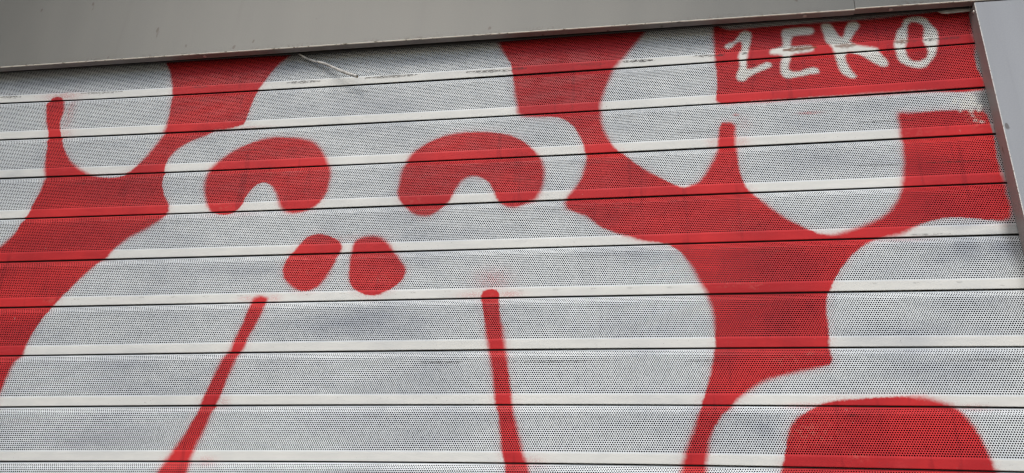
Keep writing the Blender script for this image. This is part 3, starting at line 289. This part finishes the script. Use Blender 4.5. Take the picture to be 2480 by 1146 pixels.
def sag(x, z0):
    """the real curtain hangs a little uneven: mm offset of the surface at (x, z0) mm"""
    u = np.clip((x+350)/1000, -1.05, 1.0); k = np.clip(-z0/88.524, 0.3, 10)
    t = (1, u, u*u, u**4, k, k*u, k*u*u, k*k, u**3, k*k*u)
    return sum(a*b for a, b in zip(SAG, t))

# signed distance rasters of the paint, 2 mm cells
GX0, GX1, GZ0, GZ1, GD = -1800.0, 620.0, -1110.0, 40.0, 2.0
gx = np.arange(GX0, GX1+1, GD); gz = np.arange(GZ0, GZ1+1, GD)
def sdf(polys, holes=(), pad=26.0):
    D = np.full((len(gz), len(gx)), pad)
    for hole, L in ((False, polys), (True, holes)):
        for poly in L:
            p = np.array(poly, float); q = np.roll(p, -1, 0)
            i0, i1 = np.searchsorted(gx, [p[:,0].min()-pad, p[:,0].max()+pad])
            j0, j1 = np.searchsorted(gz, [p[:,1].min()-pad, p[:,1].max()+pad])
            X, Z = np.meshgrid(gx[i0:i1], gz[j0:j1])
            if X.size == 0: continue
            d2 = np.full(X.shape, 1e9); ins = np.zeros(X.shape, bool)
            for (ax, az), (bx, bz) in zip(p, q):
                ex, ez = bx-ax, bz-az; l = ex*ex+ez*ez
                if l < 1e-9: continue
                t = np.clip(((X-ax)*ex+(Z-az)*ez)/l, 0, 1)
                d2 = np.minimum(d2, (X-ax-t*ex)**2+(Z-az-t*ez)**2)
                if az != bz:
                    ins ^= ((az > Z) != (bz > Z)) & (X < ax+(Z-az)*ex/ez)
            d = np.sqrt(d2); d = np.where(ins, -d, d)
            S = D[j0:j1, i0:i1]
            D[j0:j1, i0:i1] = np.maximum(S, -d) if hole else np.minimum(S, d)
    return np.clip(D, -pad, pad)
SD_RED = sdf(RED); SD_LET = sdf(LETTERS, LETTER_HOLES)
def sample(D, x, z):
    fx = np.clip((x-GX0)/GD, 0, len(gx)-1.001); fz = np.clip((z-GZ0)/GD, 0, len(gz)-1.001)
    i = fx.astype(int); j = fz.astype(int); a = fx-i; b = fz-j
    return (D[j, i]*(1-a)*(1-b)+D[j, i+1]*a*(1-b)+D[j+1, i]*(1-a)*b+D[j+1, i+1]*a*b)

# ------------------------------------------------------------------ one slat
HP, RV, RH = 3.5, 3.17, 1.26            # hole pitch, row spacing, hole radius (mm)
XL, XR = -1752.0, 584.0
NB = 3; NP = 19
L_BEV = math.hypot(10.9, 5.8)           # the leaning bevel at the head of each slat
T_FIRST = L_BEV + 0.5*RV                # first row on the flat
T_LAST = T_FIRST + (NP-1)*RV
def path(t):
    """distance down the face -> (s, y): s below the joint line, y into the wall"""
    f = t/L_BEV
    s = np.where(t < L_BEV, 10.9*f, 10.9 + (t-L_BEV)); y = np.where(t < L_BEV, 5.8*(1-f), 0.0)
    return s, y
def slat_arrays(k, holes=True):
    rng = np.random.default_rng(11+k)
    V = []; Fc = []; MI = []; nv = 0
    def addv(x, s, y):
        nonlocal nv
        V.append(np.stack([x, s, y], -1).reshape(-1, 3)); r = nv + np.arange(x.size).reshape(x.shape); nv += x.size; return r
    def quads(a, b, c, d, mi=0):
        q = np.stack([a, b, c, d], -1).reshape(-1, 4); Fc.append(q); MI.append(np.full(len(q), mi))
    nx = int((XR-XL)/(HP/2)); nx -= nx % 2
    xs = XL + np.arange(nx+1)*HP/2
    # joint hook above the face (tucked behind the slat above), coarse
    hs = np.array([-7.0, -5.0, -1.5, 0.0]); hy = np.array([9.0, 7.8, 6.9, 5.8])
    xc = xs[::2]
    X, S = np.meshgrid(xc, hs); Y = np.repeat(hy[:, None], len(xc), 1)
    idh = addv(X, S, Y)
    quads(idh[:-1, :-1], idh[:-1, 1:], idh[1:, 1:], idh[1:, :-1], 1)
    if holes:
        rows = NB+NP; t0 = T_FIRST - NB*RV
        tm = t0 + (np.arange(rows+1)-0.5)*RV
        Z = []
        for r in range(rows+1):
            par = (np.arange(nx+1) + r) % 2
            t = tm[r] + np.where(par == 0, -RV/6, RV/6)
            s, y = path(t); Z.append(addv(xs, s, y))
        # head edge
        s, y = path(np.full(nx+1, 0.0)); top = addv(xs, s, y)
        quads(top[:-1], top[1:], Z[0][1:], Z[0][:-1])
        quads(idh[-1][:-1], idh[-1][1:], top[2::2], top[:-2:2], 1)
        for r in range(rows):
            jc = np.arange(1 if r % 2 else 2, nx-1, 2)
            tc = t0 + r*RV; xc_ = xs[jc]
            ring = []
            RHv = RH*rng.uniform(0.93, 1.06, len(jc));
            # corners: going round  upper-left, top, upper-right, lower-right, bottom, lower-left
            cor = [Z[r][jc-1], Z[r][jc], Z[r][jc+1], Z[r+1][jc+1], Z[r+1][jc], Z[r+1][jc-1]]
            for dx, dt in ((-.866, -.5), (0, -1), (.866, -.5), (.866, .5), (0, 1), (-.866, .5)):
                tt = tc + dt*RHv
                s, y = path(tt); ring.append(addv(xc_ + dx*RHv, s, y))
            for a in range(6):
                b = (a+1) % 6
                quads(cor[a], cor[b], ring[b], ring[a])
            # fill the two ragged ends
            for j in ((0,) if r % 2 == 0 else ()) :
                quads(Z[r][0:1], Z[r][1:2], Z[r+1][1:2], Z[r+1][0:1])
            last = jc[-1]+1
            if last < nx:
                quads(Z[r][last:nx], Z[r][last+1:nx+1], Z[r+1][last+1:nx+1], Z[r+1][last:nx])
        last_row = Z[-1]; s_last = path(tm[-1])[0] + 0.3
    else:
        ss = np.array([0.0, 10.9, 73.5]); yy = np.array([5.8, 0, 0])
        X, S = np.meshgrid(xs, ss); Y = np.repeat(yy[:, None], len(xs), 1)
        i_ = addv(X, S, Y); quads(i_[:-1, :-1], i_[:-1, 1:], i_[1:, 1:], i_[1:, :-1]); last_row = i_[-1]; s_last = 73.5
    # plain foot of the face: flat band, bend, strip leaning back under
    fs = np.array([73.0, 73.7, 74.5, 76, 77.3, 78.5, 79.7, 81, 82.5, 84.2, 86.0, 86.8, 87.0, 86.6])
    fy = np.interp(fs, [73.0, 73.7, 87.0], [0.0, 0.04, 2.7]); fy[-3:] = [2.7, 3.3, 4.0]
    if not holes: fs = fs[1:]; fy = fy[1:]
    X, S = np.meshgrid(xs, fs); Y = np.repeat(fy[:, None], len(xs), 1)
    idf = addv(X, S, Y)
    quads(idf[:-1, :-1], idf[:-1, 1:], idf[1:, 1:], idf[1:, :-1])
    quads(last_row[:-1], last_row[1:], idf[0][1:], idf[0][:-1])
    # inner return of the foot
    X, S = np.meshgrid(xc, [86.6, 80.0]); Y = np.array([[4.0], [5.6]])*np.ones_like(X)
    idr = addv(X, S, Y); quads(idr[:-1, :-1], idr[:-1, 1:], idr[1:, 1:], idr[1:, :-1], 1)
    V = np.concatenate(V); Fc = np.concatenate(Fc); MI = np.concatenate(MI)
    return V, Fc, MI
def gauss_seg(x, z, L, hw):
    o = np.zeros_like(x)
    for ax, az, bx, bz, st in L:
        ex, ez = bx-ax, bz-az; l = ex*ex+ez*ez
        t = np.clip(((x-ax)*ex+(z-az)*ez)/l, 0, 1)
        taper = hw*(0.55+0.9*np.sin(np.pi*np.clip(t, .0, 1))+0.25*np.sin(t*23+ax))
        d = np.hypot(x-ax-t*ex, z-az-t*ez)
        o = np.maximum(o, st*np.clip(1.5-d/taper, 0, 1))
    return o
def build_slat(k, parent, base, holes=True):
    V, Fc, MI = base
    x = V[:, 0]; s = V[:, 1]; z0 = -k*88.524 - s
    z = z0 + sag(x, z0)
    me = bpy.data.meshes.new('slat')
    yw = 0.6*np.sin(x/240+k*2.1) + 0.35*np.sin(x/91+k*5.3); edge = np.interp(s, [-7, 2, 12, 70, 87], [0, .5, 1, 1, .6])
    co = np.stack([x/1000, (V[:, 2]+yw*edge)/1000, z/1000], -1).astype(np.float32)
    me.vertices.add(len(co)); me.vertices.foreach_set('co', co.ravel())
    me.loops.add(Fc.size); me.loops.foreach_set('vertex_index', Fc.astype(np.int32).ravel())
    me.polygons.add(len(Fc)); me.polygons.foreach_set('loop_start', (np.arange(len(Fc))*4).astype(np.int32))
    me.polygons.foreach_set('material_index', MI.astype(np.int32))
    me.update(calc_edges=True)
    def at(name, v):
        a = me.attributes.new(name, 'FLOAT', 'POINT'); a.data.foreach_set('value', v.astype(np.float32))
    jx = 1.9*math.sin(k*7.3+1)*np.ones_like(x) + np.where(s > 73.6, 1.2*math.sin(k*3.1), 0)
    at('punched', np.clip((73.6-s)/1.0, 0, 1))
    at('red_edge', sample(SD_RED, x+jx, z)/1000); at('letter_edge', sample(SD_LET, x+jx, z)/1000)
    sm = np.zeros_like(x)
    for cx, cz, a, b, st in SMUDGE:
        sm = np.maximum(sm, st*np.exp(-((x-cx)/(a+1))**2-((z-cz)/(b+1))**2))
    # bare, unpainted metal close to the right guide
    at('smudge', sm)
    bare = 0.85*np.clip((x-(528 + 5*np.sin(z/31.0)))/16, 0, 1) * np.clip((z+620)/200, 0.25, 1); at('bare', bare)
    mi = np.zeros_like(x)
    for cx, cz, a, b, st in MIST:
        mi = np.maximum(mi, st*np.exp(-((x-cx)/(a+1))**2-((z-cz)/(b+1))**2))
    at('mist', mi)
    ch = np.zeros_like(x)
    for cx, cz, a, b, st in CHIPS:
        ch = np.maximum(ch, st*np.exp(-((x-cx)/(a+1))**2-((z-cz)/(b+1))**2))
    at('chip', ch)
    ct = np.zeros_like(x)
    for cx, cz, a, b, st in COATS:
        ct = np.maximum(ct, st*np.exp(-((x-cx)/(a+1))**2-((z-cz)/(b+1))**2))
    at('coat', ct)
    at('scuff', np.maximum(gauss_seg(x, z, SCUFF, 1.9), gauss_seg(x, z, LINES, 0.9)))
    at('rust', gauss_seg(x, z, RUST, 3.0) if k < 1 else np.zeros_like(x))
    at('wear', np.clip(1-np.abs(s-19.0)/1.9, 0, 1))
    me.materials.append(M_SLAT); me.materials.append(M_HOOK)
    o = bpy.data.objects.new('slat', me); C.objects.link(o); o.parent = parent
    return o

shutter = thing('roller_shutter', 'white perforated metal roller shutter sprayed with a red outline face and tag', 'roller shutter', (0, 0, HT))
perf = [slat_arrays(i, True) for i in range(3)]; plain = slat_arrays(0, False)
build_slat(-1, shutter, plain, False)
for k in range(0, 11): build_slat(k, shutter, perf[k % 3])
for k in range(11, 29): build_slat(k, shutter, plain, False)

# ------------------------------------------------------------------ cladding round the opening
YF = -0.032
def fascia(x0, x1, zb, yf, label, screws):
    t = thing('metal_fascia', label, 'fascia panel', ((x0+x1)/2, yf, HT+zb))
    hw = (x1-x0)/2
    bm = bmesh.new()
    r = 0.0017
    pts = [(0.0, 0.62), (0.0, r)] + [(r-r*math.cos(a), r-r*math.sin(a)) for a in (math.pi/6, math.pi/3)] + [(r, 0.0)]
    extrude_profile(bm, pts, -hw, hw, 'x', [0] + [1]*(len(pts)-2))
    extrude_profile(bm, [(0.0, 0.62), (0.03, 0.62)], -hw, hw, 'x')
    for sx in (-hw, hw):
        v = [bm.verts.new(c) for c in ((sx, 0.0, r), (sx, 0.03, r), (sx, 0.03, 0.62), (sx, 0.0, 0.62))]; bm.faces.new(v)
    part('face_sheet', bm, [M_FASCIA, M_EDGE], t)
    bm = bmesh.new()
    extrude_profile(bm, [(r, 0.0), (0.0140, 0.0), (0.0146, 0.0006), (0.0146, 0.012)], -hw, hw, 'x')
    part('bottom_lip', bm, M_LIP, t)
    bm = bmesh.new()           # dark strip behind the lip, painting in the shade band under it
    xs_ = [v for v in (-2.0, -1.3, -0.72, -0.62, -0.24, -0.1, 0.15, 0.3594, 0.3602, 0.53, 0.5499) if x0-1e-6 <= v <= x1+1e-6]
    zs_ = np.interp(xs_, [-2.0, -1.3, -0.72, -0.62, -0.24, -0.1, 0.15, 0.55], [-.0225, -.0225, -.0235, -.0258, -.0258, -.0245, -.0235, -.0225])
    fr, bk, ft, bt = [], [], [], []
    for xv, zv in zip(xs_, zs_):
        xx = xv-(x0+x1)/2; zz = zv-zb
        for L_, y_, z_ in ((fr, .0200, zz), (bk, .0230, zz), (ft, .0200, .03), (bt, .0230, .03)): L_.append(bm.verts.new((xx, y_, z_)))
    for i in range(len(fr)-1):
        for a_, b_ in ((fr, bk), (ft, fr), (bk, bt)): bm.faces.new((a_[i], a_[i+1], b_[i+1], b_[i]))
    part('shade_strip', bm, M_HOOK, t)
    for sx in screws:
        bm = bmesh.new()
        bmesh.ops.create_cone(bm, cap_ends=True, segments=14, radius1=0.0034, radius2=0.0026, depth=0.0016)
        for f in bm.faces: f.material_index = 0
        bmesh.ops.create_cone(bm, cap_ends=True, segments=8, radius1=0.0014, radius2=0.0014, depth=0.0022)
        part('screw', bm, M_SCREW, t, (sx - (x0+x1)/2, 0.0070, -0.0008))
    return t
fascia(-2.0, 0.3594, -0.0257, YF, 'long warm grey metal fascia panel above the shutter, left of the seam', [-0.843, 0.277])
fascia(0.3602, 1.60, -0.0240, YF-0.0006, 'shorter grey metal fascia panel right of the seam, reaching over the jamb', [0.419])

jt = thing('jamb_cover', 'bluish silver grey metal jamb cover down the right side of the shutter', 'jamb cover', (0.5502, YF, 0.0))
ZT = HT - 0.0275
bm = bmesh.new()
r = 0.0012
cp = [(0.0+r-r*math.cos(a), r-r*math.sin(a)) for a in (0, math.pi/6, math.pi/3, math.pi/2)]
pts = cp + [(0.40, 0.0), (0.40, 0.03)]
extrude_profile(bm, pts, 0.0, ZT, 'z', [1, 1, 1, 0, 0])
v = [bm.verts.new(c) for c in ((r, 0.0, ZT), (0.40, 0.0, ZT), (0.40, 0.03, ZT), (0.0, 0.03, ZT), (0.0, r, ZT))]; bm.faces.new(v)
part('face_sheet', bm, [M_JAMB, mat_edge('lit_jamb_edge', (0.52, 0.52, 0.50, 1))], jt)  # bend coloured paler than the face, as its lit edge
bm = bmesh.new()
extrude_profile(bm, [(0.0, r), (0.0, 0.0300), (0.0012, 0.0304), (0.030, 0.0304)], 0.0, ZT, 'z')
part('side_return', bm, M_LIP, jt)
bm = bmesh.new()
bmesh.ops.create_uvsphere(bm, u_segments=12, v_segments=8, radius=0.0032)
for v_ in bm.verts: v_.co.x *= 0.55
part('rivet', bm, M_SCREW, jt, (0.0, 0.010, HT-0.0395))

# left jamb of the same opening, well outside the photograph
jl = thing('jamb_cover', 'silver grey metal jamb cover at the far left end of the shutter', 'jamb cover', (-1.745, YF, 0.0))
bm = bmesh.new(); box(bm, -0.30, 0.0, 0.0, 0.0300, 0.0, ZT); part('face_sheet', bm, M_JAMB, jl)

# guide plate in the top right corner
bm = bmesh.new()
pl = [(a/1000, b/1000) for a, b in PLATE]
pm = []
for i in range(len(pl)):
    a, b = Vector(pl[i]), Vector(pl[(i+1) % len(pl)]); pm += [a, (a*2+b)/3, (a+b*2)/3] if 1 <= i <= 4 else [a]
top = [(p.x-0.53, -0.0015 - 0.0035*max(0, 1-(p.y+0.031)/0.009 if p.y < -0.022 else 0), p.y) for p in pm]
A = [bm.verts.new(c) for c in top]; B = [bm.verts.new((c[0], c[1]+0.002, c[2])) for c in top]
bm.faces.new(A); bm.faces.new(B[::-1])
for i in range(len(A)): bm.faces.new((A[i], A[(i+1) % len(A)], B[(i+1) % len(A)], B[i]))
gp = part('guide_plate', bm, M_PLATE, None, (0.53, -0.0075, HT))
tag(gp, 'small dusty rounded plate poking out under the fascia beside the jamb', 'plate')

# stub of old cable
cb = thing('cable', 'cut stub of off-white cable hanging out from under the fascia onto the shutter', 'cable', (-0.6743, -0.010, HT-0.0082))
cp = [Vector(c)/1000 - Vector((-0.6743, -0.010, -0.0082)) for c in CABLE]
fine = []
for i in range(len(cp)-1):
    for j in range(4):
        t = j/4; p0, p1, p2, p3 = cp[max(i-1, 0)], cp[i], cp[i+1], cp[min(i+2, len(cp)-1)]
        fine.append(0.5*((2*p1)+(p2-p0)*t+(2*p0-5*p1+4*p2-p3)*t*t+(3*p1-p0-3*p2+p3)*t**3))
fine.append(cp[-1])
n = len(fine); random.seed(4)
rad = [0.0014+0.0019*(i/(n-1))**0.9 + random.uniform(-.00015, .0002) for i in range(n)]
bm = bmesh.new(); tube(bm, fine, rad, 12); part('sheath', bm, M_CABLE, cb)
d = (fine[-1]-fine[-2]).normalized()
bm = bmesh.new()
tube(bm, [fine[-1]-d*0.001, fine[-1]+d*0.0022], [0.0013, 0.0011], 8)
tube(bm, [fine[-1]-d*0.001+Vector((0, 0, -.0012)), fine[-1]+d*0.0016+Vector((.0006, 0, -.0022))], [0.0007, 0.0005], 6)
part('wire_core', bm, M_COPPER, cb)

# ------------------------------------------------------------------ the setting
def struct(name, bm, mt): return tag(part(name, bm, mt), kind='structure')
bm = bmesh.new(); v = [bm.verts.new(c) for c in ((-60, -60, 0), (60, -60, 0), (60, 60, 0), (-60, 60, 0))]; bm.faces.new(v)
struct('pavement', bm, M_PAVE)
w = thing('building_wall', 'plain rendered building wall above and beside the shutter opening', 'wall', (0, 0.01, 0))
bm = bmesh.new()
box(bm, -6, -1.76, 0.0, 0.25, 0.0, 6.0); box(bm, 0.94, 6, 0.0, 0.25, 0.0, 6.0); box(bm, -1.76, 0.94, 0.03, 0.25, HT+0.30, 6.0)
part('wall', bm, M_WALL, w)
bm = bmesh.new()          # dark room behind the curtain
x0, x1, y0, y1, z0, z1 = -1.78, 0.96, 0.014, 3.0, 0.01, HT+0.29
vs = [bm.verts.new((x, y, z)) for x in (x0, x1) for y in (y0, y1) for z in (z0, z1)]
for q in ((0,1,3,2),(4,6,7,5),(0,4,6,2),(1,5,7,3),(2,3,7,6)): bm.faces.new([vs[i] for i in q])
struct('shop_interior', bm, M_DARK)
cn = thing('shade_slab', 'added concrete slab out of view above the shutter, shading its top', 'shade_slab', (0, 0, HT+0.75))  # unseen slab, added to shade the fascia and upper slats
bm = bmesh.new(); box(bm, -6, 6, -0.45, 0.01, 0.0, 0.18); part('slab', bm, M_CONC, cn)

wg = thing('side_blocker', 'added rendered wall out of view at the left, blocking light', 'wall', (-2.35, 0, 0))  # unseen wall, added to darken the left of the fascia
bm = bmesh.new(); box(bm, -0.30, 0.0, -1.6, 0.01, 0.0, 5.0); part('wall', bm, M_WALL, wg)
